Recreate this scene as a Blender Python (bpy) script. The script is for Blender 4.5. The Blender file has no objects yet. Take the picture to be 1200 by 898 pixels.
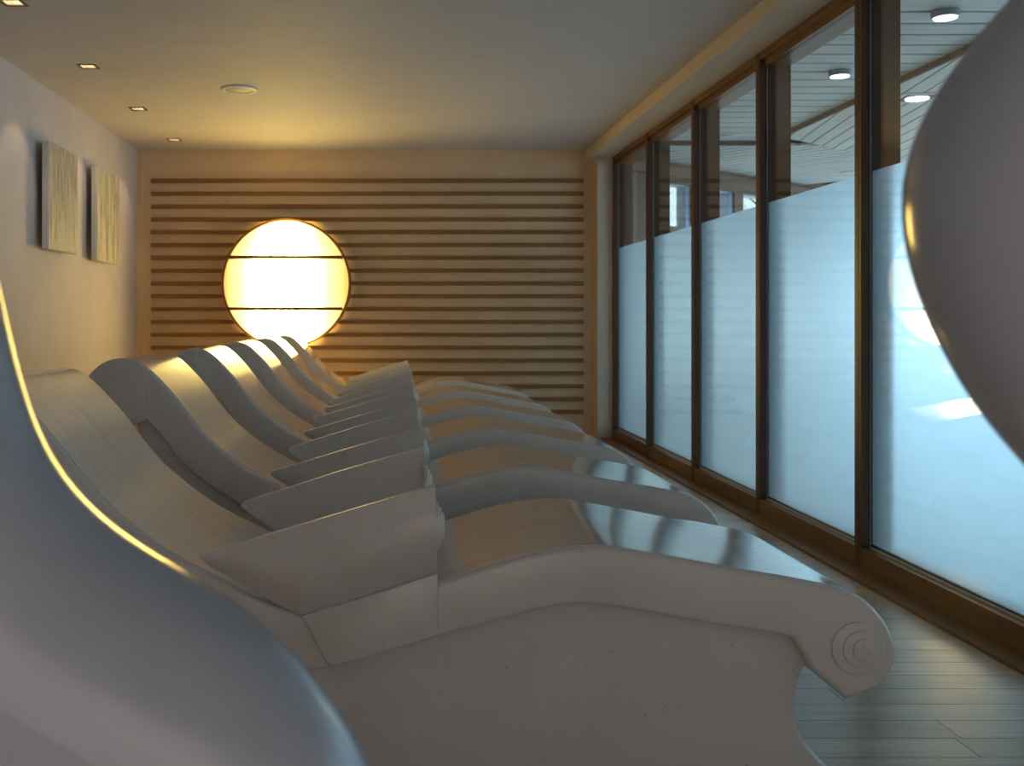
import bpy, bmesh, math, random
from mathutils import Vector, Matrix

random.seed(7)
S = bpy.context.scene
COL = S.collection

# ------------------------------------------------------------------ camera
F_PX = 1200.0            # focal length in pixels of the 1200 x 898 frame
CAM_Z = 1.027
VX, VY = 452.0, 374.0    # vanishing point of the room
cam_d = bpy.data.cameras.new('camera')
cam = bpy.data.objects.new('camera', cam_d)
COL.objects.link(cam)
cam_d.sensor_width = 36.0
cam_d.lens = F_PX * 36.0 / 1200.0
cam_d.shift_x = (600.0 - VX) / 1200.0
cam_d.shift_y = (VY - 449.0) / 1200.0
cam_d.clip_start = 0.02
cam.location = (0, 0, CAM_Z)
cam.rotation_euler = (math.radians(90), 0, 0)
cam_d.dof.use_dof = True
cam_d.dof.focus_distance = 3.0
cam_d.dof.aperture_fstop = cam_d.lens / 5.5
S.camera = cam

# ------------------------------------------------------------------ world
W = bpy.data.worlds.new('overcast_sky')
S.world = W
W.use_nodes = True
nt = W.node_tree
nt.nodes['Background'].inputs['Color'].default_value = (0.72, 0.90, 1.0, 1)
nt.nodes['Background'].inputs['Strength'].default_value = 2.0

# ------------------------------------------------------------------ exposure
S.view_settings.view_transform = 'Standard'
S.view_settings.look = 'None'
S.view_settings.exposure = 0.0
S.view_settings.gamma = 1.0
S.view_settings.use_curve_mapping = False

# ------------------------------------------------------------------ added area lamps for the daylight of the pool hall
def area(name, loc, rot, sx, sy, power, color):
    d = bpy.data.lights.new(name, 'AREA')
    d.shape = 'RECTANGLE'; d.size = sx; d.size_y = sy
    d.energy = power; d.color = color
    o = bpy.data.objects.new(name, d)
    o.location = loc; o.rotation_euler = rot
    COL.objects.link(o)
    return o
# added lamp just inside the hall's unseen long window wall, shining towards -X
area('hall_daylight_fill', (7.9, 8.2, 1.30), (0, math.radians(90), 0), 2.4, 11.8, 225, (0.34, 0.66, 0.95))
# added lamp before the windowless lower end wall, for the frosted film's glow
area('end_wall_fill', (5.15, 11.62, 1.05), (math.radians(90), 0, math.atan2(0.6383, 0.77)), 5.6, 1.5, 270, (0.33, 0.66, 0.95))

# ================================================================== helpers
def link(name, me, mat=None, parent=None):
    o = bpy.data.objects.new(name, me)
    COL.objects.link(o)
    if mat is not None and len(me.materials) == 0:
        me.materials.append(mat)
    if parent is not None:
        o.parent = parent
    return o

def mesh(name, verts, faces, mat=None, parent=None, smooth=None):
    me = bpy.data.meshes.new(name)
    me.from_pydata([tuple(v) for v in verts], [], faces)
    me.update()
    fix(me, smooth)
    return link(name, me, mat, parent)

def fix(me, smooth=None):
    bm = bmesh.new(); bm.from_mesh(me)
    bmesh.ops.recalc_face_normals(bm, faces=bm.faces)
    bm.to_mesh(me); bm.free()
    if smooth is not None:
        me.shade_smooth()
        me.set_sharp_from_angle(angle=math.radians(smooth))

def from_bm(name, bm, mat=None, parent=None, smooth=None):
    me = bpy.data.meshes.new(name)
    bmesh.ops.recalc_face_normals(bm, faces=bm.faces)
    bm.to_mesh(me); bm.free()
    if smooth is not None:
        me.shade_smooth()
        me.set_sharp_from_angle(angle=math.radians(smooth))
    return link(name, me, mat, parent)

def add_box(bm, x0, x1, y0, y1, z0, z1):
    vs = [bm.verts.new((x, y, z)) for x in (x0, x1) for y in (y0, y1) for z in (z0, z1)]
    for f in ((0, 1, 3, 2), (4, 6, 7, 5), (0, 4, 5, 1), (2, 3, 7, 6), (0, 2, 6, 4), (1, 5, 7, 3)):
        bm.faces.new([vs[i] for i in f])

def box(name, x0, x1, y0, y1, z0, z1, mat, parent=None, bevel=0.0):
    bm = bmesh.new()
    add_box(bm, x0, x1, y0, y1, z0, z1)
    if bevel:
        bmesh.ops.bevel(bm, geom=bm.edges[:], offset=bevel, segments=1, affect='EDGES', profile=0.5)
    return from_bm(name, bm, mat, parent)

def empty(name, loc, rz=0.0):
    o = bpy.data.objects.new(name, None)
    o.empty_display_size = 0.1
    o.location = loc; o.rotation_euler = (0, 0, rz)
    COL.objects.link(o)
    return o

def tag(o, label=None, cat=None, group=None, kind=None):
    if label: o['label'] = label
    if cat: o['category'] = cat
    if group: o['group'] = group
    if kind: o['kind'] = kind
    return o

def copy_tree(o, parent=None):
    c = o.copy(); COL.objects.link(c)
    if parent is not None: c.parent = parent
    for ch in list(o.children):
        copy_tree(ch, c)
    return c

def lathe(rings, n=40):
    """rings: list of (radius, height) about the local z axis, open profile, capped."""
    vs, fs = [], []
    for r, h in rings:
        for k in range(n):
            a = 2 * math.pi * k / n
            vs.append((r * math.cos(a), r * math.sin(a), h))
    for i in range(len(rings) - 1):
        for k in range(n):
            a, b = i * n + k, i * n + (k + 1) % n
            fs.append((a, b, b + n, a + n))
    fs.append(tuple(range(n)))
    fs.append(tuple(range((len(rings) - 1) * n, len(rings) * n)))
    return vs, fs

def smooth_path(pts, n=8, closed=False):
    """Catmull-Rom through pts."""
    out = []
    m = len(pts)
    rng = range(m if closed else m - 1)
    for i in rng:
        if closed:
            p0, p1, p2, p3 = pts[(i - 1) % m], pts[i], pts[(i + 1) % m], pts[(i + 2) % m]
        else:
            p0, p1, p2, p3 = pts[max(i - 1, 0)], pts[i], pts[i + 1], pts[min(i + 2, m - 1)]
        for k in range(n):
            t = k / n
            out.append(tuple(0.5 * ((2 * b) + (c - a) * t + (2 * a - 5 * b + 4 * c - d) * t * t + (3 * b - a - 3 * c + d) * t ** 3)
                             for a, b, c, d in zip(p0, p1, p2, p3)))
    if not closed:
        out.append(tuple(pts[-1]))
    return out

def resample(path, step):
    out = [path[0]]; acc = 0.0
    for a, b in zip(path, path[1:]):
        d = math.dist(a, b)
        while acc + d >= step:
            t = (step - acc) / d
            a = tuple(x + (y - x) * t for x, y in zip(a, b))
            out.append(a); d = math.dist(a, b); acc = 0.0
        acc += d
    if math.dist(out[-1], path[-1]) > step * 0.4:
        out.append(path[-1])
    else:
        out[-1] = path[-1]
    return out

# ================================================================== materials
def new_mat(name):
    m = bpy.data.materials.new(name); m.use_nodes = True
    return m, m.node_tree, m.node_tree.nodes['Principled BSDF']

def coords(nt, scale=(1, 1, 1), space='Object'):
    tc = nt.nodes.new('ShaderNodeTexCoord')
    mp = nt.nodes.new('ShaderNodeMapping')
    mp.inputs['Scale'].default_value = scale
    nt.links.new(tc.outputs[space], mp.inputs['Vector'])
    return mp.outputs['Vector']

def noise(nt, vec, scale, detail=4, rough=0.55):
    n = nt.nodes.new('ShaderNodeTexNoise')
    n.inputs['Scale'].default_value = scale
    n.inputs['Detail'].default_value = detail
    n.inputs['Roughness'].default_value = rough
    nt.links.new(vec, n.inputs['Vector'])
    return n.outputs['Fac']

def ramp(nt, fac, stops):
    r = nt.nodes.new('ShaderNodeValToRGB')
    els = r.color_ramp.elements
    while len(els) < len(stops): els.new(0.5)
    for e, (p, c) in zip(els, stops):
        e.position = p; e.color = (*c, 1) if len(c) == 3 else c
    nt.links.new(fac, r.inputs['Fac'])
    return r.outputs['Color']

def bump(nt, bsdf, fac, strength, dist=0.01):
    b = nt.nodes.new('ShaderNodeBump')
    b.inputs['Strength'].default_value = strength
    b.inputs['Distance'].default_value = dist
    nt.links.new(fac, b.inputs['Height'])
    nt.links.new(b.outputs['Normal'], bsdf.inputs['Normal'])

def plaster(name, c, var=0.06, rough=0.7, spec=0.3):
    m, nt, b = new_mat(name)
    v = coords(nt)
    f = noise(nt, v, 3.0, 6, 0.6)
    lo = tuple(x * (1 - var) for x in c); hi = tuple(min(1, x * (1 + var)) for x in c)
    nt.links.new(ramp(nt, f, [(0.3, lo), (0.7, hi)]), b.inputs['Base Color'])
    b.inputs['Roughness'].default_value = rough
    b.inputs['Specular IOR Level'].default_value = spec
    bump(nt, b, noise(nt, v, 60, 5, 0.6), 0.08, 0.005)
    return m

def wood(name, dark, light, axis='x', rough=0.45, grain=1.0, per_object=0.0, spec=0.5, bmp=0.15):
    """grain runs along AXIS of the object"""
    m, nt, b = new_mat(name)
    sc = {'x': (1.2, 26, 26), 'y': (26, 1.2, 26), 'z': (26, 26, 1.2)}[axis]
    v = coords(nt, tuple(s * grain for s in sc))
    oi = nt.nodes.new('ShaderNodeObjectInfo')
    add = nt.nodes.new('ShaderNodeVectorMath'); add.operation = 'MULTIPLY_ADD'
    comb = nt.nodes.new('ShaderNodeCombineXYZ')
    for k in range(3): nt.links.new(oi.outputs['Random'], comb.inputs[k])
    nt.links.new(comb.outputs[0], add.inputs[0])
    add.inputs[1].default_value = (37, 53, 71)
    nt.links.new(v, add.inputs[2])
    f = noise(nt, add.outputs[0], 1.0, 6, 0.62)
    col = ramp(nt, f, [(0.28, dark), (0.72, light)])
    if per_object:
        mx = nt.nodes.new('ShaderNodeHueSaturation')
        mr = nt.nodes.new('ShaderNodeMapRange')
        mr.inputs['To Min'].default_value = 1 - per_object
        mr.inputs['To Max'].default_value = 1 + per_object
        nt.links.new(oi.outputs['Random'], mr.inputs['Value'])
        nt.links.new(mr.outputs['Result'], mx.inputs['Value'])
        nt.links.new(col, mx.inputs['Color'])
        col = mx.outputs['Color']
    nt.links.new(col, b.inputs['Base Color'])
    b.inputs['Roughness'].default_value = rough
    b.inputs['Specular IOR Level'].default_value = spec
    bump(nt, b, f, bmp, 0.003)
    return m

def stone(name, c, rough, speck=True, spec=0.5):
    m, nt, b = new_mat(name)
    v = coords(nt)
    f = noise(nt, v, 5.0, 5, 0.6)
    lo = tuple(x * 0.95 for x in c); hi = tuple(x * 1.05 for x in c)
    col = ramp(nt, f, [(0.3, lo), (0.7, hi)])
    if speck:
        vo = nt.nodes.new('ShaderNodeTexVoronoi'); vo.inputs['Scale'].default_value = 60
        nt.links.new(v, vo.inputs['Vector'])
        msk = ramp(nt, vo.outputs['Distance'], [(0.07, (0.45, 0.43, 0.41)), (0.13, (1, 1, 1))])
        big = noise(nt, v, 14.0, 3)
        gate = ramp(nt, big, [(0.5, (0, 0, 0)), (0.6, (1, 1, 1))])
        mx = nt.nodes.new('ShaderNodeMix'); mx.data_type = 'RGBA'; mx.blend_type = 'MULTIPLY'
        nt.links.new(gate, mx.inputs['Factor'])
        nt.links.new(col, mx.inputs['A']); nt.links.new(msk, mx.inputs['B'])
        col = mx.outputs['Result']
    nt.links.new(col, b.inputs['Base Color'])
    b.inputs['Roughness'].default_value = rough
    b.inputs['Specular IOR Level'].default_value = spec
    bump(nt, b, noise(nt, v, 25, 4, 0.6), 0.04, 0.004)
    return m

def plain(name, c, rough=0.5, metal=0.0, emit=None, strength=1.0):
    m, nt, b = new_mat(name)
    v = coords(nt)
    f = noise(nt, v, 20.0, 3)
    nt.links.new(ramp(nt, f, [(0.3, tuple(x * 0.94 for x in c)), (0.7, c)]), b.inputs['Base Color'])
    b.inputs['Roughness'].default_value = rough
    b.inputs['Metallic'].default_value = metal
    if emit:
        b.inputs['Emission Color'].default_value = (*emit, 1)
        b.inputs['Emission Strength'].default_value = strength
    return m

M = {}
M['wall_left'] = plaster('mauve_grey_plaster', (0.51, 0.46, 0.46))
M['wall_near'] = plaster('grey_plaster', (0.56, 0.56, 0.55))
M['wall_back'] = plaster('beige_plaster', (0.72, 0.51, 0.31))
M['ceiling'] = plaster('white_plaster', (0.58, 0.555, 0.56), 0.04)
M['soffit'] = plaster('soffit_plaster', (0.62, 0.54, 0.45), 0.03)
M['slat'] = wood('oak_slat', (0.19, 0.08, 0.013), (0.31, 0.145, 0.03), 'x', 0.5)
M['frame_v'] = wood('frame_oak_upright', (0.055, 0.022, 0.008), (0.11, 0.045, 0.014), 'z', 0.45)
M['frame_h'] = wood('frame_oak_rail', (0.11, 0.046, 0.012), (0.22, 0.10, 0.028), 'y', 0.38)
M['bead'] = plain('pale_glazing_bead', (0.55, 0.58, 0.55), 0.3)
M['gasket'] = plain('dark_gasket', (0.03, 0.028, 0.03), 0.5)
M['floor_gap'] = plain('dark_joint', (0.05, 0.04, 0.03), 0.8)
M['plank'] = wood('oak_floor', (0.46, 0.36, 0.26), (0.58, 0.47, 0.35), 'x', 0.22, 1.6, 0.10, 0.9)
M['stone'] = stone('speckled_stone', (0.66, 0.62, 0.59), 0.25)
M['stone_base'] = stone('smooth_stone', (0.60, 0.565, 0.54), 0.5)
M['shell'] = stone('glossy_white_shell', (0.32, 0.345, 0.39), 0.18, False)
M['hall_plank_x'] = wood('hall_plank_x', (0.58, 0.57, 0.52), (0.80, 0.78, 0.72), 'x', 0.5, 1.0, 0.08, bmp=0.05)
M['hall_plank_y'] = wood('hall_plank_y', (0.56, 0.53, 0.46), (0.78, 0.73, 0.65), 'y', 0.5, 1.0, 0.08, bmp=0.05)
M['hall_dark'] = plain('hall_dark_joint', (0.03, 0.03, 0.03), 0.9)
M['hall_wood'] = wood('hall_dark_timber', (0.10, 0.05, 0.025), (0.20, 0.10, 0.05), 'x', 0.6)
M['hall_floor'] = plain('hall_floor_tile', (0.80, 0.82, 0.82), 0.22)
M['hall_wall'] = plaster('hall_wall_plaster', (0.7, 0.7, 0.68))
M['hall_frame'] = plain('blue_grey_frame', (0.25, 0.30, 0.36), 0.4)
M['white_trim'] = plain('white_trim', (0.75, 0.74, 0.70), 0.4)
M['steel'] = plain('dark_steel', (0.16, 0.15, 0.13), 0.4, 0.6)
M['grille'] = plain('speaker_grille', (0.55, 0.52, 0.46), 0.6)
M['reflector'] = plain('reflector', (0.85, 0.80, 0.70), 0.25, 0.6)
M['bulb'] = plain('warm_bulb', (1, 0.9, 0.75), 0.4, 0, (1.0, 0.80, 0.50), 3)
M['hall_lamp'] = plain('cool_lamp', (1, 1, 1), 0.4, 0, (0.95, 0.98, 1.0), 5)
M['lamp_ring'] = wood('lamp_ring_oak', (0.16, 0.07, 0.015), (0.26, 0.12, 0.028), 'x', 0.5)
M['lamp_bar'] = plain('lamp_bar', (0.13, 0.065, 0.02), 0.5)
M['bark'] = plain('bark', (0.22, 0.20, 0.18), 0.9)
M['ground'] = plain('snowy_ground', (0.7, 0.72, 0.75), 0.9)

# lying surface: satin stone with a fine grain that runs along the lounger
def top_material():
    m, nt, b = new_mat('satin_grained_stone')
    v = coords(nt, (1.6, 34, 4))
    oi = nt.nodes.new('ShaderNodeObjectInfo')
    add = nt.nodes.new('ShaderNodeVectorMath'); add.operation = 'MULTIPLY_ADD'
    comb = nt.nodes.new('ShaderNodeCombineXYZ')
    for k in range(3): nt.links.new(oi.outputs['Random'], comb.inputs[k])
    nt.links.new(comb.outputs[0], add.inputs[0]); add.inputs[1].default_value = (7, 50, 30)
    nt.links.new(v, add.inputs[2])
    f = noise(nt, add.outputs[0], 1.0, 5, 0.6)
    col = ramp(nt, f, [(0.30, (0.575, 0.535, 0.505)), (0.46, (0.64, 0.60, 0.565)), (0.75, (0.67, 0.63, 0.595))])
    nt.links.new(col, b.inputs['Base Color'])
    b.inputs['Roughness'].default_value = 0.16
    b.inputs['IOR'].default_value = 1.7
    b.inputs['Coat Weight'].default_value = 0.75
    b.inputs['Coat Roughness'].default_value = 0.09
    return m
M['top'] = top_material()

def glass_material(name, tint, ior):
    m = bpy.data.materials.new(name); m.use_nodes = True
    nt = m.node_tree; nt.nodes.clear()
    out = nt.nodes.new('ShaderNodeOutputMaterial')
    mix = nt.nodes.new('ShaderNodeMixShader')
    tr = nt.nodes.new('ShaderNodeBsdfTransparent'); tr.inputs['Color'].default_value = (*tint, 1)
    gl = nt.nodes.new('ShaderNodeBsdfGlossy'); gl.inputs['Roughness'].default_value = 0.0
    fr = nt.nodes.new('ShaderNodeFresnel'); fr.inputs['IOR'].default_value = ior
    geo = nt.nodes.new('ShaderNodeNewGeometry')
    # the same reflectance from both faces of the pane
    inv = nt.nodes.new('ShaderNodeMapRange')
    inv.inputs['To Min'].default_value = ior; inv.inputs['To Max'].default_value = 1 / ior
    nt.links.new(geo.outputs['Backfacing'], inv.inputs['Value'])
    nt.links.new(inv.outputs['Result'], fr.inputs['IOR'])
    nt.links.new(fr.outputs['Fac'], mix.inputs['Fac'])
    nt.links.new(tr.outputs[0], mix.inputs[1]); nt.links.new(gl.outputs[0], mix.inputs[2])
    nt.links.new(mix.outputs[0], out.inputs['Surface'])
    return m
M['glass'] = glass_material('clear_glass', (0.96, 0.985, 0.98), 1.5)

def film_material():
    m = bpy.data.materials.new('frosted_film'); m.use_nodes = True
    nt = m.node_tree; nt.nodes.clear()
    out = nt.nodes.new('ShaderNodeOutputMaterial')
    mix = nt.nodes.new('ShaderNodeMixShader'); mix.inputs['Fac'].default_value = 0.58
    tl = nt.nodes.new('ShaderNodeBsdfTranslucent')
    rf = nt.nodes.new('ShaderNodeBsdfRefraction')      # forward scattering of the etched film
    rf.inputs['Roughness'].default_value = 0.75; rf.inputs['IOR'].default_value = 1.12
    f = noise(nt, coords(nt, (1, 0.4, 3)), 6.0, 3)
    col = ramp(nt, f, [(0.3, (0.66, 0.76, 0.78)), (0.7, (0.70, 0.80, 0.82))])
    nt.links.new(col, tl.inputs['Color']); nt.links.new(col, rf.inputs['Color'])
    nt.links.new(tl.outputs[0], mix.inputs[1]); nt.links.new(rf.outputs[0], mix.inputs[2])
    nt.links.new(mix.outputs[0], out.inputs['Surface'])
    return m
M['film'] = film_material()

# ================================================================== the room
XL, XR = -2.158, 1.94        # left wall, room face of the window frames
XG = 1.984                   # glass
YB, YN = 8.9, -1.6           # slatted wall, wall behind the camera
ZC = 2.5                     # ceiling
X_BEAM, Z_BEAM = 1.74, 2.413

def structure(o):
    o['kind'] = 'structure'; return o

structure(box('wall_left', XL - 0.15, XL, YN, YB + 0.15, 0, ZC + 0.2, M['wall_left']))
wall_back = structure(box('wall_back', XL, 2.02, YB, YB + 0.15, 0, ZC + 0.2, M['wall_back']))
structure(box('wall_near', XL, 2.02, YN - 0.15, YN, 0, ZC + 0.2, M['wall_near']))
structure(box('trim_pilaster', 1.813, 2.02, 8.76, YB, 0.0, Z_BEAM, M['soffit']))
structure(box('trim_soffit_beam', X_BEAM, 2.12, YN, YB, Z_BEAM, ZC + 0.2, M['soffit']))
# panel joint strip of the left corner
structure(box('trim_corner_strip', XL, XL + 0.045, YB - 0.012, YB, 0, 2.43, M['wall_back']))

# ceiling with square cut-outs for the recessed spots
DL_X = -1.733
DL_Y = [4.76, 5.966, 7.17, 8.40]
FILL_X, FILL_Y = 0.5, [0.0, 0.6]  # added fill spots, out of view
HS = 0.043
bm = bmesh.new()
add_box(bm, XL, DL_X - HS, YN, YB, ZC, ZC + 0.2)
add_box(bm, DL_X + HS, FILL_X - HS, YN, YB, ZC, ZC + 0.2)
add_box(bm, FILL_X + HS, X_BEAM, YN, YB, ZC, ZC + 0.2)
for cx, ys in ((DL_X, DL_Y), (FILL_X, FILL_Y)):
    edges = [YN]
    for y in ys: edges += [y - HS, y + HS]
    edges.append(YB)
    for a, b in zip(edges[0::2], edges[1::2]):
        add_box(bm, cx - HS, cx + HS, a, b, ZC, ZC + 0.2)
structure(from_bm('ceiling', bm, M['ceiling']))

# slats on the back wall, each a piece of its own
SL_X0, SL_X1 = -2.035, 1.715
sl_me = None
for i in range(19):
    z = 2.226 - 0.1113 * i
    o = box('slat', SL_X0, SL_X1, -0.017, 0.017, -0.0165, 0.0165, M['slat'], wall_back, 0.003) if sl_me is None else link('slat', sl_me, None, wall_back)
    sl_me = o.data
    o.location = (0, YB - 0.017, z)

# floor: slab and single boards
floor = structure(box('floor', XL - 0.15, 2.1, YN, YB, -0.12, -0.012, M['floor_gap']))
BW = 0.111
y = 1.027 * 1200 / 514.0      # one joint measured in the photo
while y > -0.2: y -= BW
row = 0
shared = {}
target_joint_row = None
while y < YB - 0.02:
    y1 = min(y + BW, YB)
    rnd = random.Random(row * 13 + 5)
    j = [XL, -1.2 + rnd.uniform(-0.4, 0.9), 1.84]
    if y < 1.027 * 1200 / 480.0 < y1: j[1] = 1.41
    elif row % 3 == 0: j[1] = rnd.uniform(0.9, 1.6)
    for a, b in zip(j, j[1:]):
        L = b - a
        o = box('plank', 0.0012, L - 0.0012, 0.0012, (y1 - y) - 0.0012, -0.012, 0.0, M['plank'], floor)
        o.location = (a, y, 0)
    y += BW; row += 1
structure(box('trim_threshold', 1.84, XR + 0.03, YN, 8.76, -0.012, 0.012, M['frame_h'], None, 0.003))

# ------------------------------------------------------------------ window wall
PITCH_W = 1.1327
MULL = [8.768 - PITCH_W * k for k in range(10)]      # far edge of each upright
MW = 0.056
Z_R0, Z_R1, Z_T0, Z_T1 = 0.0, 0.091, 2.34, 2.412
Z_FILM = 1.631
for k in range(9):
    yf = MULL[k]; y_near = MULL[k] - MW; y_next = max(MULL[k + 1], YN)
    if y_near < YN + 0.1: break
    w = structure(box('window_%d' % (k + 1), XR + 0.001, 2.10, y_next, y_near, Z_R0, Z_R1, M['frame_h']))
    # upright of the far side of the bay
    bm = bmesh.new()
    add_box(bm, XR, 1.990, y_near, yf, 0.012, Z_T1)
    add_box(bm, 1.990, 2.105, y_near + 0.006, yf - 0.006, 0.012, Z_T1)
    add_box(bm, XR - 0.0015, XR, y_near + 0.020, y_near + 0.023, 0.012, Z_T1)
    from_bm('upright', bm, M['frame_v'], w)
    box('top_rail', XR + 0.002, 2.10, y_next, y_near, 2.372, Z_T1, M['frame_h'], w)
    box('top_rail_inner', XR + 0.022, 2.10, y_next, y_near, Z_T0, 2.372, M['frame_h'], w)
    box('glazing_bead', XG - 0.010, XG - 0.004, y_next, y_near, Z_R1, Z_R1 + 0.008, M['bead'], w)
    box('gasket', XG - 0.0045, XG - 0.0035, y_next, y_near, Z_R1 + 0.008, Z_R1 + 0.014, M['gasket'], w)
    box('side_gasket', XG - 0.007, XG - 0.0035, y_near - 0.004, y_near, Z_R1 + 0.008, Z_T0, M['hall_frame'], w)
    box('glass_pane', XG - 0.003, XG + 0.003, y_next, y_near, Z_R1, Z_T0, M['glass'], w)
    film = mesh('frosted_film', [(XG + 0.0036, y_next, Z_R1 + 0.016), (XG + 0.0036, y_near, Z_R1 + 0.016),
                          (XG + 0.0036, y_near, Z_FILM), (XG + 0.0036, y_next, Z_FILM)], [(0, 1, 2, 3)], M['film'], w)
    if film.data.polygons[0].normal.x > 0: film.data.flip_normals()      # the etched face looks into the room

# ------------------------------------------------------------------ pool hall behind the glass
structure(box('wall_hall_near', 2.1, 9.2, YN - 0.15, YN, 0, 2.7, M['hall_wall']))
structure(box('wall_hall_end', 2.02, 2.12, 8.768, 9.6, 0, 2.7, M['hall_wall']))
# long window wall of the hall: parapet, head and uprights round open bays
bm = bmesh.new()
add_box(bm, 7.95, 8.1, YN, 14.2, 0, 0.18)
add_box(bm, 7.95, 8.1, YN, 14.2, 2.5, 2.75)
for k in range(9):
    add_box(bm, 7.97, 8.08, YN + 1.55 * k, YN + 1.55 * k + 0.08, 0.18, 2.5)
structure(from_bm('wall_hall_right', bm, M['hall_frame']))

ZA, ZB = 2.55, 2.515
def hall_slab(name, z0, z1, mat, out):
    y_l = WA[1] + (2.1 - WA[0]) * WD[1] / WD[0] + out
    y_r = WA[1] + (9.2 - WA[0]) * WD[1] / WD[0] + out
    pl = [(2.1, YN), (9.2, YN), (9.2, y_r), (2.1, y_l)]
    vs = [(x, y, z0) for x, y in pl] + [(x, y, z1) for x, y in pl]
    return structure(mesh(name, vs, [(0, 1, 2, 3), (4, 5, 6, 7)] + [(i, (i + 1) % 4, (i + 1) % 4 + 4, i + 4) for i in range(4)], mat))
WD = (0.7700, 0.6383)                         # direction of the oblique end wall
WA = (2.73, 9.83)
hall_slab('ceiling_hall', ZA + 0.02, ZA + 0.15, M['hall_dark'], 0.2)
hall_slab('floor_hall', -0.12, -0.005, M['hall_floor'], 0.2)
hall_ceiling = bpy.data.objects['ceiling_hall']
WD = (0.7700, 0.6383)                         # direction of the oblique end wall
WA = (2.73, 9.83)
def clip(poly, n, d):
    """keep the side where n.p >= d"""
    out = []
    for i in range(len(poly)):
        a, b = poly[i], poly[(i + 1) % len(poly)]
        da, db = n[0] * a[0] + n[1] * a[1] - d, n[0] * b[0] + n[1] * b[1] - d
        if da >= 0: out.append(a)
        if da * db < 0:
            t = da / (da - db)
            out.append((a[0] + (b[0] - a[0]) * t, a[1] + (b[1] - a[1]) * t))
    return out
def plank_poly(poly, z0, z1, mat, name='ceiling_board'):
    if len(poly) < 3: return
    n = len(poly)
    vs = [(x, y, z0) for x, y in poly] + [(x, y, z1) for x, y in poly]
    fs = [tuple(range(n)), tuple(range(n, 2 * n))] + [(i, (i + 1) % n, (i + 1) % n + n, i + n) for i in range(n)]
    mesh(name, vs, fs, mat, hall_ceiling)
G = 0.014
# A: boards across, next to the glass
yy = 8.75
while yy > 2.6:
    plank_poly([(2.12, yy - 0.205 + 0.028), (3.25, yy - 0.205 + 0.028), (3.25, yy), (2.12, yy)], ZA, ZA + 0.018, M['hall_plank_x'])
    yy -= 0.205
BN = (-0.6383, 0.7700)                        # normal of the end wall (pointing away)
B0 = (3.33, 8.45)
dB = BN[0] * B0[0] + BN[1] * B0[1]
dW = BN[0] * WA[0] + BN[1] * WA[1]
# B: boards running away
for i in range(16):
    c0 = 3.25 - 0.165 * 8.6 + 0.128 * i - 0.05
    strip = [(c0 + G + 0.165 * 3.0, 3.0), (c0 + 0.128 + 0.165 * 3.0, 3.0), (c0 + 0.128 + 0.165 * 12, 12), (c0 + G + 0.165 * 12, 12)]
    strip = clip(strip, (1, 0), 3.25)
    strip = clip(strip, (-BN[0], -BN[1]), -dB) if strip else strip
    plank_poly(strip, ZB, ZB + 0.018, M['hall_plank_y'])
# C: boards square to the end wall
for i in range(26):
    t0 = -1.2 + 0.14 * i
    def P(t, s): return (WA[0] + WD[0] * t + BN[0] * s, WA[1] + WD[1] * t + BN[1] * s)
    strip = [P(t0 + 0.028, -2.2), P(t0 + 0.14, -2.2), P(t0 + 0.14, -0.002), P(t0 + 0.028, -0.002)]
    strip = clip(strip, BN, dB + 0.01)
    strip = clip(strip, (1, 0), 2.12) if strip else strip
    strip = clip(strip, (0, 1), 8.76) if strip else strip
    plank_poly(strip, ZB, ZB + 0.018, M['hall_plank_x'])
# brown fascias where the ceiling steps down
structure(box('trim_fascia_long', 3.235, 3.25, YN, 8.75, ZB - 0.004, ZA + 0.02, M['hall_wood']))
structure(box('trim_fascia_cross', 2.12, 3.25, 8.745, 8.76, ZB - 0.004, ZA + 0.02, M['hall_wood']))
# oblique end wall with three high windows
def wall_piece(bm, t0, t1, z0, z1, s0=0.0, s1=0.15):
    pts = [(t, s) for t in (t0, t1) for s in (s0, s1)]
    vs = []
    for t, s in pts:
        for z in (z0, z1):
            vs.append(bm.verts.new((WA[0] + WD[0] * t + BN[0] * s, WA[1] + WD[1] * t + BN[1] * s, z)))
    for f in ((0, 1, 3, 2), (4, 6, 7, 5), (0, 4, 5, 1), (2, 3, 7, 6), (0, 2, 6, 4), (1, 5, 7, 3)):
        bm.faces.new([vs[i] for i in f])
OPEN = [(-0.06, 0.36), (0.60, 1.12), (1.285, 1.85), (2.05, 2.6)]
ZW0, ZW1 = 1.91, 2.335
bm = bmesh.new()
wall_piece(bm, -0.95, 7.5, 0, ZW0); wall_piece(bm, -0.95, 7.5, ZW1, 2.7)
ed = [-0.95] + [e for o in OPEN for e in o] + [7.5]
for a, b in zip(ed[0::2], ed[1::2]): wall_piece(bm, a, b, ZW0, ZW1)
structure(from_bm('wall_hall_oblique', bm, M['hall_wood']))
bm = bmesh.new(); wall_piece(bm, -0.9, 4.5, 2.385, 2.47, -0.10, 0.0)
structure(from_bm('trim_lintel', bm, M['hall_wood']))
for i, (a, b) in enumerate(OPEN):
    bm = bmesh.new()
    wall_piece(bm, a, a + 0.02, ZW0, ZW1, 0.02, 0.13); wall_piece(bm, b - 0.07, b, ZW0, ZW1, 0.02, 0.13)
    wall_piece(bm, a, b, ZW0, ZW0 + 0.015, 0.02, 0.13); wall_piece(bm, a, b, ZW1 - 0.012, ZW1, 0.02, 0.13)
    w = structure(from_bm('window_%d' % (k + 2 + i), bm, M['hall_frame']))
    bm = bmesh.new(); wall_piece(bm, a + 0.02, b - 0.07, ZW0 + 0.015, ZW1 - 0.012, 0.07, 0.076)
    from_bm('glass_pane', bm, M['glass'], w)
structure(box('ground', -30, 60, 16.5, 80, -0.4, -0.2, M['ground']))

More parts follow.
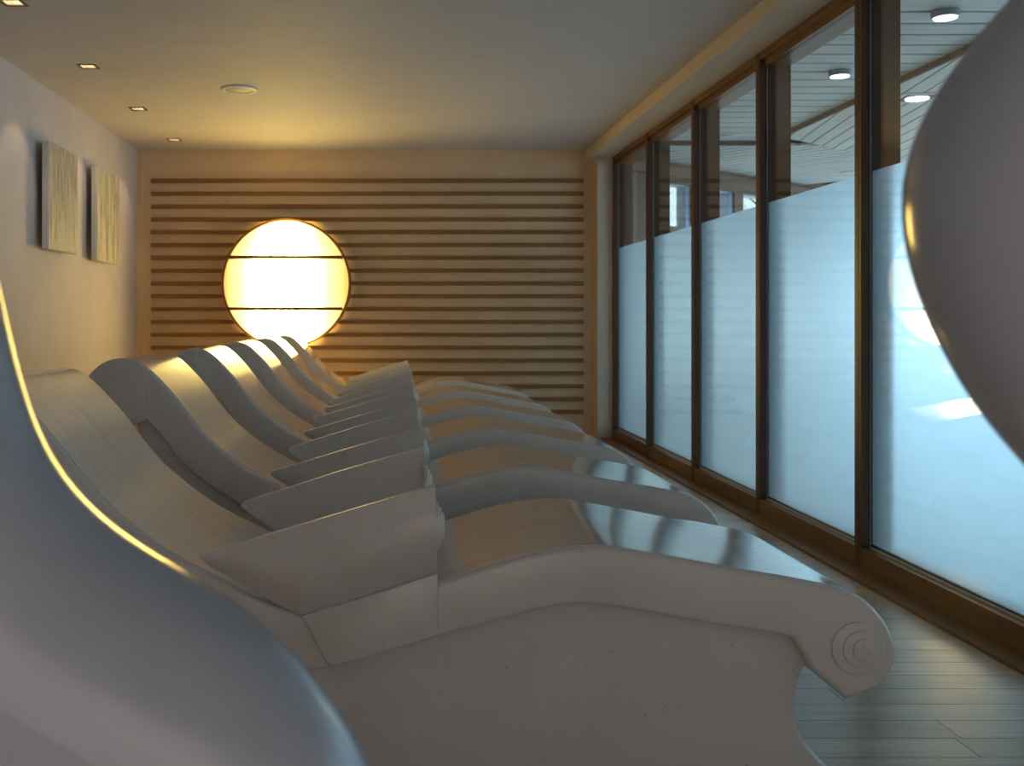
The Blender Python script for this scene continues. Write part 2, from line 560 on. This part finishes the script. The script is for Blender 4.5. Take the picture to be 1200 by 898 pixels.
# bare trees outside
def tree(name, base, height, seed, label):
    rnd = random.Random(seed)
    root = empty(name, base)
    vs, fs = [], []
    def limb(p, d, L, r, depth):
        n = 5; segs = 4
        pts = [Vector(p)]
        dd = Vector(d).normalized()
        for s in range(segs):
            dd = (dd + Vector((rnd.uniform(-.2, .2), rnd.uniform(-.2, .2), rnd.uniform(-.08, .14)))).normalized()
            pts.append(pts[-1] + dd * L / segs)
        up = Vector((0.3, 0.9, 0.1))
        st = len(vs)
        for s, q in enumerate(pts):
            rr = r * (1 - 0.55 * s / segs)
            a = dd.cross(up).normalized(); b = dd.cross(a).normalized()
            for k2 in range(n):
                an = 2 * math.pi * k2 / n
                vs.append(q + a * math.cos(an) * rr + b * math.sin(an) * rr)
        for s in range(segs):
            for k2 in range(n):
                i0 = st + s * n + k2; i1 = st + s * n + (k2 + 1) % n
                fs.append((i0, i1, i1 + n, i0 + n))
        fs.append(tuple(st + segs * n + k2 for k2 in range(n)))
        if depth:
            for c in range(4 if depth > 1 else 3):
                q = pts[1 + c % segs]
                nd = dd + Vector((rnd.uniform(-1, 1), rnd.uniform(-1, 1), rnd.uniform(-.1, .8)))
                limb(q, nd, L * rnd.uniform(.5, .72), r * .45, depth - 1)
    limb((0, 0, 0), (0, 0, 1), height * 0.45, 0.05, 4)
    me = bpy.data.meshes.new('branches'); me.from_pydata([tuple(v) for v in vs], [], fs); me.update()
    link('branches', me, M['bark'], root)
    tag(root, label, 'tree', 'bare trees outside the far windows')
    return root
tree('bare_tree', (5.6, 18.5, -0.2), 6.5, 3, 'bare leafless tree seen through the farthest small hall window')
tree('bare_tree', (8.3, 20.5, -0.2), 6.0, 11, 'bare leafless tree behind the second and third small hall windows')

# hall ceiling lamps
def round_lamp(x, y, z, r, drop, label, rim, lit=True):
    root = empty('hall_downlight', (x, y, z))
    vs, fs = lathe([(r, 0), (r, -drop), (r * 0.93, -drop - 0.004)], 32)
    mesh('housing', vs, fs, rim, root, 40)
    vs, fs = lathe([(r * 0.86, -drop - 0.003), (r * 0.80, -drop - 0.009)], 32)
    mesh('diffuser', vs, fs, M['hall_lamp'] if lit else M['hall_wall'], root, 40)
    tag(root, label, 'ceiling light', 'round lights on the hall ceiling')
round_lamp(2.765, 5.06, ZA, 0.065, 0.03, 'round surface light on hall boards nearest the grey rounded chair back', M['hall_frame'])
round_lamp(2.785, 6.28, ZA, 0.065, 0.03, 'round lit ceiling light on hall boards, top of the fourth window bay', M['hall_frame'])
round_lamp(2.845, 8.50, ZA, 0.085, 0.006, 'flush pale round light on hall boards, top of the third window bay', M['white_trim'], False)
round_lamp(4.70, 10.35, ZB, 0.10, 0.006, 'flush round light on hall boards just above the frosted film edge', M['white_trim'], False)
root = empty('square_downlight', (3.56, 6.86, ZB), math.radians(-9))
box('plate', -0.13, 0.13, -0.13, 0.13, -0.008, 0.0, M['white_trim'], root)
box('recess', -0.10, 0.10, -0.10, 0.10, -0.010, -0.007, M['gasket'], root)
vs, fs = lathe([(0.075, -0.009), (0.070, -0.018)], 28)
mesh('diffuser', vs, fs, M['hall_lamp'], root, 40)
tag(root, 'square framed lamp set in the lower hall boards beside the grey chair back', 'ceiling light')

# ------------------------------------------------------------------ recessed spots, speaker
ordn = ['recessed square ceiling spot in the top left corner, nearest of the row',
        'recessed square ceiling spot above and before the first wall panel',
        'recessed square ceiling spot above the second wall panel, third of the row',
        'recessed square ceiling spot closest to the slatted wall']
def recessed_spot(x, y, lab, group, aim, watts, cone, color):
    root = empty('recessed_spot', (x, y, ZC))
    bm = bmesh.new()
    o_, i_ = 0.055, HS - 0.004
    for x0, x1, y0, y1 in ((-o_, o_, -o_, -i_), (-o_, o_, i_, o_), (-o_, -i_, -i_, i_), (i_, o_, -i_, i_)):
        add_box(bm, x0, x1, y0, y1, -0.004, 0.0)
    from_bm('trim_frame', bm, M['steel'], root)
    bm = bmesh.new()
    i_ = HS - 0.002
    for x0, x1, y0, y1 in ((-i_, i_, -i_, -i_ + 0.003), (-i_, i_, i_ - 0.003, i_), (-i_, -i_ + 0.003, -i_, i_), (i_ - 0.003, i_, -i_, i_), (-i_, i_, -i_, i_)):
        if (x0, x1, y0, y1) == (-i_, i_, -i_, i_): add_box(bm, x0, x1, y0, y1, 0.082, 0.085)
        else: add_box(bm, x0, x1, y0, y1, 0.0, 0.082)
    from_bm('reflector', bm, M['reflector'], root)
    vs, fs = lathe([(0.026, 0.030), (0.030, 0.06), (0.014, 0.08)], 24)
    mesh('bulb', vs, fs, M['bulb'], root, 40)
    d = bpy.data.lights.new('spot_beam', 'SPOT')
    d.energy = watts; d.color = color; d.spot_size = math.radians(cone); d.spot_blend = 0.4; d.shadow_soft_size = 0.012
    l = bpy.data.objects.new('spot_beam', d); COL.objects.link(l); l.parent = root
    l.location = (0, 0, 0.022)
    l.rotation_euler = Vector(aim).to_track_quat('-Z', 'Y').to_euler()
    tag(root, lab, 'ceiling light', group)
for y, lab in zip(DL_Y, ordn):
    recessed_spot(DL_X, y, lab, 'recessed square spots along the left wall', (-0.42, 0.0, -1.0), 7, 60, (1.0, 0.72, 0.48))
for y in FILL_Y:
    recessed_spot(FILL_X, y, 'added square fill spot, out of view above the camera, ' + ('next to the near wall' if y < 0.3 else 'farther from the near wall'), 'added fill spots aimed at the near wall', (-0.2, -1, -0.75), 520, 95, (1.0, 0.85, 0.78))  # added lamps, their bounce off the near wall brightens the loungers
root = empty('ceiling_speaker', (-0.936, 6.547, ZC))
vs, fs = lathe([(0.118, 0.0), (0.118, -0.005), (0.110, -0.012), (0.094, -0.012), (0.090, -0.006)], 48)
mesh('bezel', vs, fs, M['white_trim'], root, 40)
vs, fs = lathe([(0.091, -0.005), (0.085, -0.0085), (0.02, -0.010)], 48)
mesh('grille', vs, fs, M['grille'], root, 40)
tag(root, 'round white flush speaker in the middle of the plain ceiling', 'speaker')

# ------------------------------------------------------------------ round wall lamp
def lamp_material():
    m = bpy.data.materials.new('opal_diffuser'); m.use_nodes = True
    nt = m.node_tree; nt.nodes.clear()
    out = nt.nodes.new('ShaderNodeOutputMaterial')
    em = nt.nodes.new('ShaderNodeEmission')
    tc = nt.nodes.new('ShaderNodeTexCoord')
    sep = nt.nodes.new('ShaderNodeSeparateXYZ')
    nt.links.new(tc.outputs['Object'], sep.inputs[0])
    ab = nt.nodes.new('ShaderNodeMath'); ab.operation = 'ABSOLUTE'
    nt.links.new(sep.outputs['X'], ab.inputs[0])
    up = nt.nodes.new('ShaderNodeMapRange')       # dimmer towards the top
    up.inputs['From Min'].default_value = 0.15; up.inputs['From Max'].default_value = 0.53
    up.inputs['To Min'].default_value = 0.0; up.inputs['To Max'].default_value = 0.14
    nt.links.new(sep.outputs['Z'], up.inputs['Value'])
    add = nt.nodes.new('ShaderNodeMath'); add.operation = 'ADD'
    nt.links.new(ab.outputs[0], add.inputs[0]); nt.links.new(up.outputs[0], add.inputs[1])
    col = ramp(nt, add.outputs[0], [(0.22, (1.0, 0.68, 0.17)), (0.34, (1.0, 0.68, 0.19)), (0.44, (1.0, 0.66, 0.19)), (0.53, (1.0, 0.52, 0.12))])
    st = nt.nodes.new('ShaderNodeFloatCurve')
    c = st.mapping.curves[0]
    pts = [(0, 1.0), (0.20, 0.95), (0.31, 0.32), (0.38, 0.14), (0.46, 0.085), (0.54, 0.055), (1, 0.055)]
    c.points[0].location = pts[0]; c.points[1].location = pts[-1]
    for p in pts[1:-1]: c.points.new(*p)
    st.mapping.update()
    nt.links.new(add.outputs[0], st.inputs['Value'])
    mul = nt.nodes.new('ShaderNodeMath'); mul.operation = 'MULTIPLY'; mul.inputs[1].default_value = LAMP_STRENGTH
    nt.links.new(st.outputs[0], mul.inputs[0])
    nt.links.new(col, em.inputs['Color']); nt.links.new(mul.outputs[0], em.inputs['Strength'])
    nt.links.new(em.outputs[0], out.inputs['Surface'])
    return m
LAMP_STRENGTH = 23.0
LX, LZ, LR = -0.849, 1.332, 0.531
root = empty('round_wall_lamp', (LX, YB, LZ))
def ydisc(rings, n=72):
    vs, fs = lathe(rings, n)
    return [(x, -z, y) for x, y, z in vs], fs
vs, fs = ydisc([(LR, 0.10), (LR, 0.165), (LR * 0.99, 0.190), (LR * 0.95, 0.220), (LR * 0.85, 0.256), (LR * 0.65, 0.284), (LR * 0.35, 0.302), (0.05, 0.308)])
mesh('diffuser', vs, fs, lamp_material(), root, 40)
n = 72; ri, ro = LR + 0.001, LR + 0.022
vs, fs = [], []
for r, h in ((ri, 0.045), (ro, 0.045), (ro, 0.170), (ri, 0.170)):
    for k2 in range(n):
        a = 2 * math.pi * k2 / n
        vs.append((r * math.cos(a), -h, r * math.sin(a)))
for q in range(4):
    for k2 in range(n):
        i0, i1 = q * n + k2, q * n + (k2 + 1) % n
        j0, j1 = ((q + 1) % 4) * n + k2, ((q + 1) % 4) * n + (k2 + 1) % n
        fs.append((i0, i1, j1, j0))
mesh('wooden_ring', vs, fs, M['lamp_ring'], root, 40)
for dz in (0.215, -0.218):
    hw = math.sqrt(LR * LR - dz * dz) - 0.002
    box('crossbar', -hw, hw, -0.318, -0.165, dz - 0.013, dz + 0.013, M['lamp_bar'], root, 0.002)
vs, fs = ydisc([(0.42, 0.034), (0.42, 0.10)])
mesh('back_box', vs, fs, M['lamp_bar'], root, 40)
tag(root, 'big round glowing lamp with two dark crossbars on the slatted wall', 'wall lamp')

# ------------------------------------------------------------------ relief panels on the left wall
def art_material(name, seed):
    m, nt, b = new_mat(name)
    v = coords(nt, (1, 60, 2.2))
    o2 = nt.nodes.new('ShaderNodeVectorMath'); o2.inputs[1].default_value = (seed, seed * 2.3, seed)
    nt.links.new(v, o2.inputs[0])
    f = noise(nt, o2.outputs[0], 1.6, 6, 0.7)
    col = ramp(nt, f, [(0.40, (0.10, 0.085, 0.055)), (0.50, (0.55, 0.50, 0.38)), (0.62, (0.74, 0.69, 0.56))])
    nt.links.new(col, b.inputs['Base Color'])
    b.inputs['Roughness'].default_value = 0.45
    bump(nt, b, f, 0.9, 0.012)
    return m
for i, (y0, y1, z0, z1, lab) in enumerate([(6.305, 6.895, 1.461, 2.128, 'cream relief panel of dark vertical strokes on left wall, nearer one'),
                                           (7.362, 7.97, 1.452, 2.128, 'cream relief panel of faint vertical strokes on left wall, nearest the slats')]):
    root = empty('relief_panel', (XL, (y0 + y1) / 2, z0))
    hw, h = (y1 - y0) / 2, z1 - z0
    box('canvas_block', 0.041, 0.085, -hw, hw, 0, h, M['white_trim'], root, 0.003)
    mesh('relief_face', [(0.0855, -hw + 0.003, 0.003), (0.0855, hw - 0.003, 0.003), (0.0855, hw - 0.003, h - 0.003), (0.0855, -hw + 0.003, h - 0.003)],
         [(0, 1, 2, 3)], art_material('relief_paint_%d' % i, 3.1 + 4 * i), root)
    box('wall_spacer', 0.0, 0.041, -hw * 0.55, hw * 0.55, h * 0.25, h * 0.75, M['hall_frame'], root)
    tag(root, lab, 'wall art', 'relief panels on the left wall')

# ================================================================== the stone loungers
K = 0.00175                      # metres per pixel in the plane of the first lounger's near side
def uz(dx, dy): return (dx * K, CAM_Z - dy * K)
WID = 0.58                       # width of the lounger
def arc(cx, cy, r, a0, a1, n):
    return [(cx + r * math.cos(a0 + (a1 - a0) * i / n), cy + r * math.sin(a0 + (a1 - a0) * i / n)) for i in range(n + 1)]

top_px = [(-482, 71.5), (-461, 76), (-441, 88), (-415, 113), (-389, 142), (-368, 170), (-345, 199), (-325, 220), (-300, 241), (-278, 258),
          (-248, 278), (-217, 295), (-181, 313), (-138, 334), (-96, 347), (-60, 352), (-20, 345), (20, 329), (63, 310), (110, 294), (153, 281), (200, 271),
          (235, 268), (268, 269), (330, 279), (405, 293), (460, 302), (502, 310), (542, 320), (569, 336), (589, 360), (598, 387), (593, 413), (576, 433), (541, 447)]
head_px = [(-482, 71.5), (-505, 74), (-527, 84), (-545, 100), (-557, 121), (-561, 143), (-556, 166), (-541, 189), (-517, 206)]
under_px = [(537, 447), (500.6, 411), (479, 374), (427, 365), (375, 357), (292, 342), (241, 335), (208, 336.5), (178, 342), (120, 358), (64, 373),
            (-20, 398), (-60, 409), (-90, 413), (-115, 411), (-162, 395), (-205, 374), (-251, 349), (-320, 307), (-369, 268), (-387, 252), (-417, 209), (-441, 184), (-512, 208)]
PX0, PV0 = 0.02, WID / 2
def to_uz(path): return [uz(*p) for p in path]
top_c = resample(smooth_path(to_uz(top_px), 10), 0.018)
head_c = resample(smooth_path(to_uz(head_px), 8), 0.018)
und = to_uz(under_px)
under_c = [und[0], und[1]] + resample(und[1:3], 0.03)[1:] + resample(smooth_path(und[2:-2], 6), 0.03)[1:] + [und[-2], und[-1]]
band = top_c + under_c + head_c[::-1][:-1]

def dedupe(p, eps=0.008):
    out = []
    for q in p:
        if not out or math.dist(q, out[-1]) > eps: out.append(q)
    if math.dist(out[0], out[-1]) < eps: out.pop()
    return out

def extrude(name, prof, v0, v1, bev, mat, parent, segs=3, ang=38):
    """prof in (u, z); the two end outlines are rounded by bev"""
    prof = dedupe(prof)
    bm = bmesh.new()
    a = [bm.verts.new((u - PX0, v0 - PV0, z)) for u, z in prof]
    b = [bm.verts.new((u - PX0, v1 - PV0, z)) for u, z in prof]
    n = len(prof)
    fa = bm.faces.new(a); fb = bm.faces.new(b[::-1])
    for i in range(n):
        bm.faces.new((a[i], b[i], b[(i + 1) % n], a[(i + 1) % n]))
    bmesh.ops.recalc_face_normals(bm, faces=bm.faces)
    if bev:
        es = list(fa.edges) + list(fb.edges)
        bmesh.ops.bevel(bm, geom=es, offset=bev, segments=segs, affect='EDGES', profile=0.5, clamp_overlap=True)
    bmesh.ops.triangulate(bm, faces=[f for f in bm.faces if len(f.verts) > 4])
    return from_bm(name, bm, mat, parent, ang)

def stepped_disc(name, radii, step, drift, mat, parent, normal, loc):
    """stack of concentric raised discs, the inner ones drifting sideways"""
    vs, fs = [], []
    n = 40
    for i, r in enumerate(radii):
        st = len(vs)
        ox = drift * i
        for rr, h in ((r, -0.004 if i == 0 else step * i - 0.001), (r, step * (i + 1) - 0.0015), (r - 0.003, step * (i + 1)), (r * 0.25, step * (i + 1))):
            for k2 in range(n):
                a = 2 * math.pi * k2 / n
                vs.append((ox + rr * math.cos(a), rr * math.sin(a), h))
        for q in range(3):
            for k2 in range(n):
                i0, i1 = st + q * n + k2, st + q * n + (k2 + 1) % n
                fs.append((i0, i1, i1 + n, i0 + n))
        fs.append(tuple(st + 3 * n + k2 for k2 in range(n)))
    R = {'-y': lambda p: (p[0], -p[2], p[1]), '+y': lambda p: (p[0], p[2], p[1]), '+x': lambda p: (p[2], p[0], p[1])}[normal]
    o = mesh(name, [R(p) for p in vs], fs, mat, parent, 35)
    o.location = loc
    return o

def armrest(parent, mirror):
    """flared scroll that runs from a point at the seat to a rolled front end"""
    q = 0.986
    tip, end = (-217 * q, 279 * q), (58 * q, 198 * q)
    low = [(-217, 279), (-205, 289), (-178, 304), (-152, 320), (-125, 335), (-97, 347), (-50, 333), (5, 315), (60, 297)]
    low = resample(low, 6.0)
    N = len(low)
    # arc-length parameter of the lower line
    cum = [0.0]
    for a, b in zip(low, low[1:]): cum.append(cum[-1] + math.dist(a, b))
    rows = []
    for i, (lx, ly) in enumerate(low):
        s = cum[i] / cum[-1]
        if s < 0.42: e = s / 0.42 * 0.45
        else: e = 0.45 + (s - 0.42) / 0.58 * 0.55
        rx, ry = tip[0] + (end[0] - tip[0]) * e, tip[1] + (end[1] - tip[1]) * e
        grow = min(1.0, e * 2.0)
        ru, rz = uz(rx, ry); lu, lz = uz(lx, ly)
        v_rim = -0.010 - 0.020 * grow
        v_low, v_in = -0.008 + 0.004 * grow, 0.002 + 0.060 * grow * grow
        sec = []
        nseg = 9
        for k2 in range(nseg + 1):           # outer face, bulging
            t = k2 / nseg
            bul = -0.026 * grow * math.sin(math.pi * min(1, t * 1.05)) 
            sec.append((lu + (ru - lu) * t, v_low + (v_rim - v_low) * (t ** 0.7) + bul, lz + (rz - lz) * t))
        rr = 0.0025 + 0.0035 * grow            # rounded top rim
        for k2 in range(1, 6):
            a_ = math.pi * k2 / 5
            sec.append((ru, v_rim + rr * (1 - math.cos(a_)), rz + rr * math.sin(a_)))
        for k2 in range(1, 5):               # inner face down to the seat
            t = k2 / 4
            sec.append((ru + (lu - ru) * t, v_rim + 2 * rr + (v_in - v_rim - 2 * rr) * t, rz + (lz - 0.012 * grow - rz) * t))
        rows.append(sec)
    if mirror: rows = [[(u, WID - v, z) for u, v, z in r] for r in rows]
    m = len(rows[0])
    vs = [(u - PX0, v - PV0, z) for r in rows for u, v, z in r]
    fs = []
    for i in range(N - 1):
        for k2 in range(m):
            a, b = i * m + k2, i * m + (k2 + 1) % m
            fs.append((a, b, b + m, a + m))
    fs.append(tuple(range(m))); fs.append(tuple(range((N - 1) * m, N * m)))
    arm = mesh('armrest', vs, fs, M['stone'], parent, 40)
    # apron below the roll
    ap = to_uz([(-98, 346), (-90, 360), (-80, 380), (-70, 399), (-64, 404), (-40, 399), (56, 370.5), (61, 365), (61, 296), (-20, 322)])
    va, vb = (-0.014, 0.012) if not mirror else (WID - 0.012, WID + 0.014)
    extrude('apron', ap, va, vb, 0.004, M['stone'], arm, 2, 30)
    # stepped scroll end
    eu, ez = uz(60, (198 * q + 297) / 2)
    v = 0.022 if not mirror else WID - 0.022
    stepped_disc('scroll_end', [0.052, 0.041, 0.029], 0.006, 0.0, M['stone'], arm, '+x', (eu - PX0 - 0.002, v - PV0, ez))
    return arm

def make_lounger():
    root = empty('stone_lounger', (0, 0, 0))
    extrude('shell_band', band, 0.0, WID, 0.011, M['stone'], root)
    # pedestal, set back under the band
    base_r = [(520, 392), (500, 410), (493, 425), (488, 442), (486, 460), (489, 483), (497, 502), (512, 522), (540, 548), (556, 566), (560, 586.8)]
    base_l = [(-470, 586.8), (-466, 566), (-452, 548), (-428, 522), (-413, 502), (-405, 470), (-404, 430), (-412, 380), (-428, 320), (-448, 250), (-465, 180)]
    mid = [(-455, 165)] + [(x, y - 14) for x, y in under_px[::-1] if -441 <= x <= 470] + [(490, 372)]
    prof = to_uz(smooth_path(base_r, 4) + smooth_path(base_l, 4) + mid)
    extrude('pedestal', prof, 0.030, WID - 0.030, 0.012, M['stone_base'], root, 2, 50)
    # lying surface: a thin sheet on the band from the head roll to the foot roll
    i0, i1 = 0, len(top_c)
    path = [p for p in head_c[:6][::-1]][:-1] + [p for p in top_c if not (p[0] > 1.0 and p[1] < 0.42)]
    vs, fs = [], []
    for i, p in enumerate(path):
        a, b = path[max(i - 1, 0)], path[min(i + 1, len(path) - 1)]
        t = Vector((b[0] - a[0], b[1] - a[1])).normalized(); nrm = Vector((-t.y, t.x))
        for v, h in ((0.013, -0.002), (0.0145, 0.0016), (WID / 2, 0.0016), (WID - 0.0145, 0.0016), (WID - 0.013, -0.002)):
            vs.append((p[0] + nrm.x * h - PX0, v - PV0, p[1] + nrm.y * h))
    for i in range(len(path) - 1):
        for k2 in range(4):
            a = i * 5 + k2
            fs.append((a, a + 1, a + 6, a + 5))
        fs.append((i * 5 + 4, i * 5, i * 5 + 5, i * 5 + 9))
    fs.append((0, 1, 2, 3, 4)); e = (len(path) - 1) * 5; fs.append((e, e + 1, e + 2, e + 3, e + 4))
    mesh('lying_surface', vs, fs, M['top'], root, 30)
    for mir in (False, True): armrest(root, mir)
    for v, nn in ((0.0, '-y'), (WID, '+y')):
        u, z = uz(553, 386); stepped_disc('foot_rosette', [0.054, 0.037, 0.023], 0.0055, 0.004, M['stone'], root, nn, (u - PX0, v - PV0, z))
        u, z = uz(-491, 137); stepped_disc('head_rosette', [0.088, 0.056, 0.037], 0.0055, -0.003, M['stone'], root, nn, (u - PX0, v - PV0, z))
    return root

Y1, PITCH = 2.1, 1.134
labels = ['nearest sharp stone lounger, its whole leg rest and foot roll in view',
          'second stone lounger, round ringed head roll showing beside the left wall',
          'third stone lounger from the front, bright lamp gleam on its backrest',
          'fourth stone lounger, counted from the nearest sharp one',
          'fifth stone lounger, just before the last of the row',
          'last stone lounger of the row, closest to the slatted wall']
proto = make_lounger()
for i in range(6):
    o = proto if i == 0 else copy_tree(proto)
    o.location = (PX0 + 0.016 * i, Y1 + PITCH * i + PV0, 0)
    tag(o, labels[i], 'lounger', 'row of stone loungers')

# ================================================================== out of focus shells in the foreground
def rounded_slab(name, px, yc, thick, rad, mat, parent, k, shrink=0.0):
    prof = [((x - VX) * k, CAM_Z - (y - VY) * k) for x, y in px]
    # even spacing, light smoothing above the floor
    prof = resample(prof + [prof[0]], 0.014)[:-1]
    n = len(prof)
    for _ in range(10):
        prof = [prof[i] if prof[i][1] < 0.03 else tuple((prof[i - 1][c] + 2 * prof[i][c] + prof[(i + 1) % n][c]) / 4 for c in (0, 1)) for i in range(n)]
    nrm = []
    area2 = sum(prof[i][0] * prof[(i + 1) % n][1] - prof[(i + 1) % n][0] * prof[i][1] for i in range(n))
    sg = 1 if area2 > 0 else -1
    for i in range(n):
        a, b = Vector(prof[i - 1]), Vector(prof[(i + 1) % n])
        t = (b - a).normalized()
        nrm.append(Vector((-t.y, t.x)) * sg)           # inward
    # limit the edge rounding where the outline itself turns tightly, and keep the foot on the floor
    lim = []
    for i in range(n):
        t0 = (Vector(prof[i]) - Vector(prof[i - 5])).normalized(); t1 = (Vector(prof[(i + 5) % n]) - Vector(prof[i])).normalized()
        turn = t0.cross(t1) * sg
        lim.append(min(1.0, 0.8 * (0.07 / max(turn, 1e-4)) / rad))
    for _ in range(8):
        lim = [min(lim[i - 1], lim[i], lim[(i + 1) % n]) for i in range(n)] if _ < 3 else [(lim[i - 1] + 2 * lim[i] + lim[(i + 1) % n]) / 4 for i in range(n)]
    for i in range(n):
        nrm[i] = nrm[i] * lim[i]
        if prof[i][1] < 0.02: nrm[i] = Vector((nrm[i].x * 0.5, 0.0))
    rings = []
    half = thick / 2
    for j in range(9):
        th = -math.pi / 2 + math.pi / 2 * j / 8
        rings.append((rad * (1 - math.cos(th)), -half + rad * (1 + math.sin(th))))
    rings += [(ins, -d) for ins, d in rings[-2::-1]]
    vs, fs = [], []
    for ins, d in rings:
        for (x, z), nn in zip(prof, nrm):
            vs.append((x + nn.x * (ins + shrink), yc + d, max(0.0, z + nn.y * ins)))
    for j in range(len(rings) - 1):
        for i in range(n):
            fs.append((j * n + i, j * n + (i + 1) % n, (j + 1) * n + (i + 1) % n, (j + 1) * n + i))
    bm = bmesh.new()
    bv = [bm.verts.new(v) for v in vs]
    for f in fs: bm.faces.new([bv[i] for i in f])
    c0 = bm.faces.new([bv[i] for i in range(n)])
    c1 = bm.faces.new([bv[(len(rings) - 1) * n + i] for i in range(n)])
    bmesh.ops.triangulate(bm, faces=[c0, c1], ngon_method='EAR_CLIP')
    o = from_bm(name, bm, mat, parent, 60)
    for p in o.data.polygons:
        if abs(p.normal.y) > 0.9995: p.use_smooth = False
    return o

kL = 0.75 / 1200
left_px = [(-25, 200), (-10, 285), (0, 337), (8, 373), (16, 413), (25, 443), (36, 485), (47, 520), (82, 577), (126, 618), (164, 646), (209, 669), (253, 694),
           (304, 726), (354, 773), (392, 817), (418, 855), (443, 898), (470, 965), (490, 1060), (500, 1200), (490, 1400), (470, 1700), (460, 2014)]
left_px = smooth_path(left_px, 4) + [(300, 2014), (100, 2014), (-100, 2014), (-300, 2014)] + smooth_path([(-620, 2014), (-640, 1700), (-640, 1300), (-630, 900), (-620, 500), (-600, 200), (-540, -20), (-420, -140), (-270, -160), (-130, -100), (-55, 40)], 4)
root = empty('moulded_lounge_chair', (0, 0.75, 0))
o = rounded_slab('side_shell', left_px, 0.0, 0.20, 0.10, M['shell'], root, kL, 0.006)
tag(root, 'blurred glossy white lounge chair side filling the lower left corner', 'lounge chair')
kR = 0.70 / 1200
right_px = [(1172, 0), (1155, 20), (1138, 39), (1123, 58), (1104, 84), (1090, 102), (1077, 127), (1066, 152), (1055, 185), (1050, 215), (1049, 240), (1053, 270), (1062, 311),
            (1079, 358), (1105, 417), (1130, 459), (1160, 502), (1200, 548), (1260, 612), (1340, 700), (1400, 800), (1440, 950), (1450, 1200), (1440, 1600), (1430, 2134)]
right_px = smooth_path(right_px, 4) + [(1550, 2134), (1700, 2134), (1850, 2134)] + smooth_path([(1980, 2134), (1990, 1600), (1980, 1000), (1950, 500), (1870, 150), (1740, -60), (1560, -160), (1380, -150), (1250, -85)], 4)
root = empty('rounded_lounge_chair', (0, 0.70, 0))
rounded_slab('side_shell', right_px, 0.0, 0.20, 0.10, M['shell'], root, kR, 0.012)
tag(root, 'blurred grey rounded chair back bulging in from the right edge', 'lounge chair')
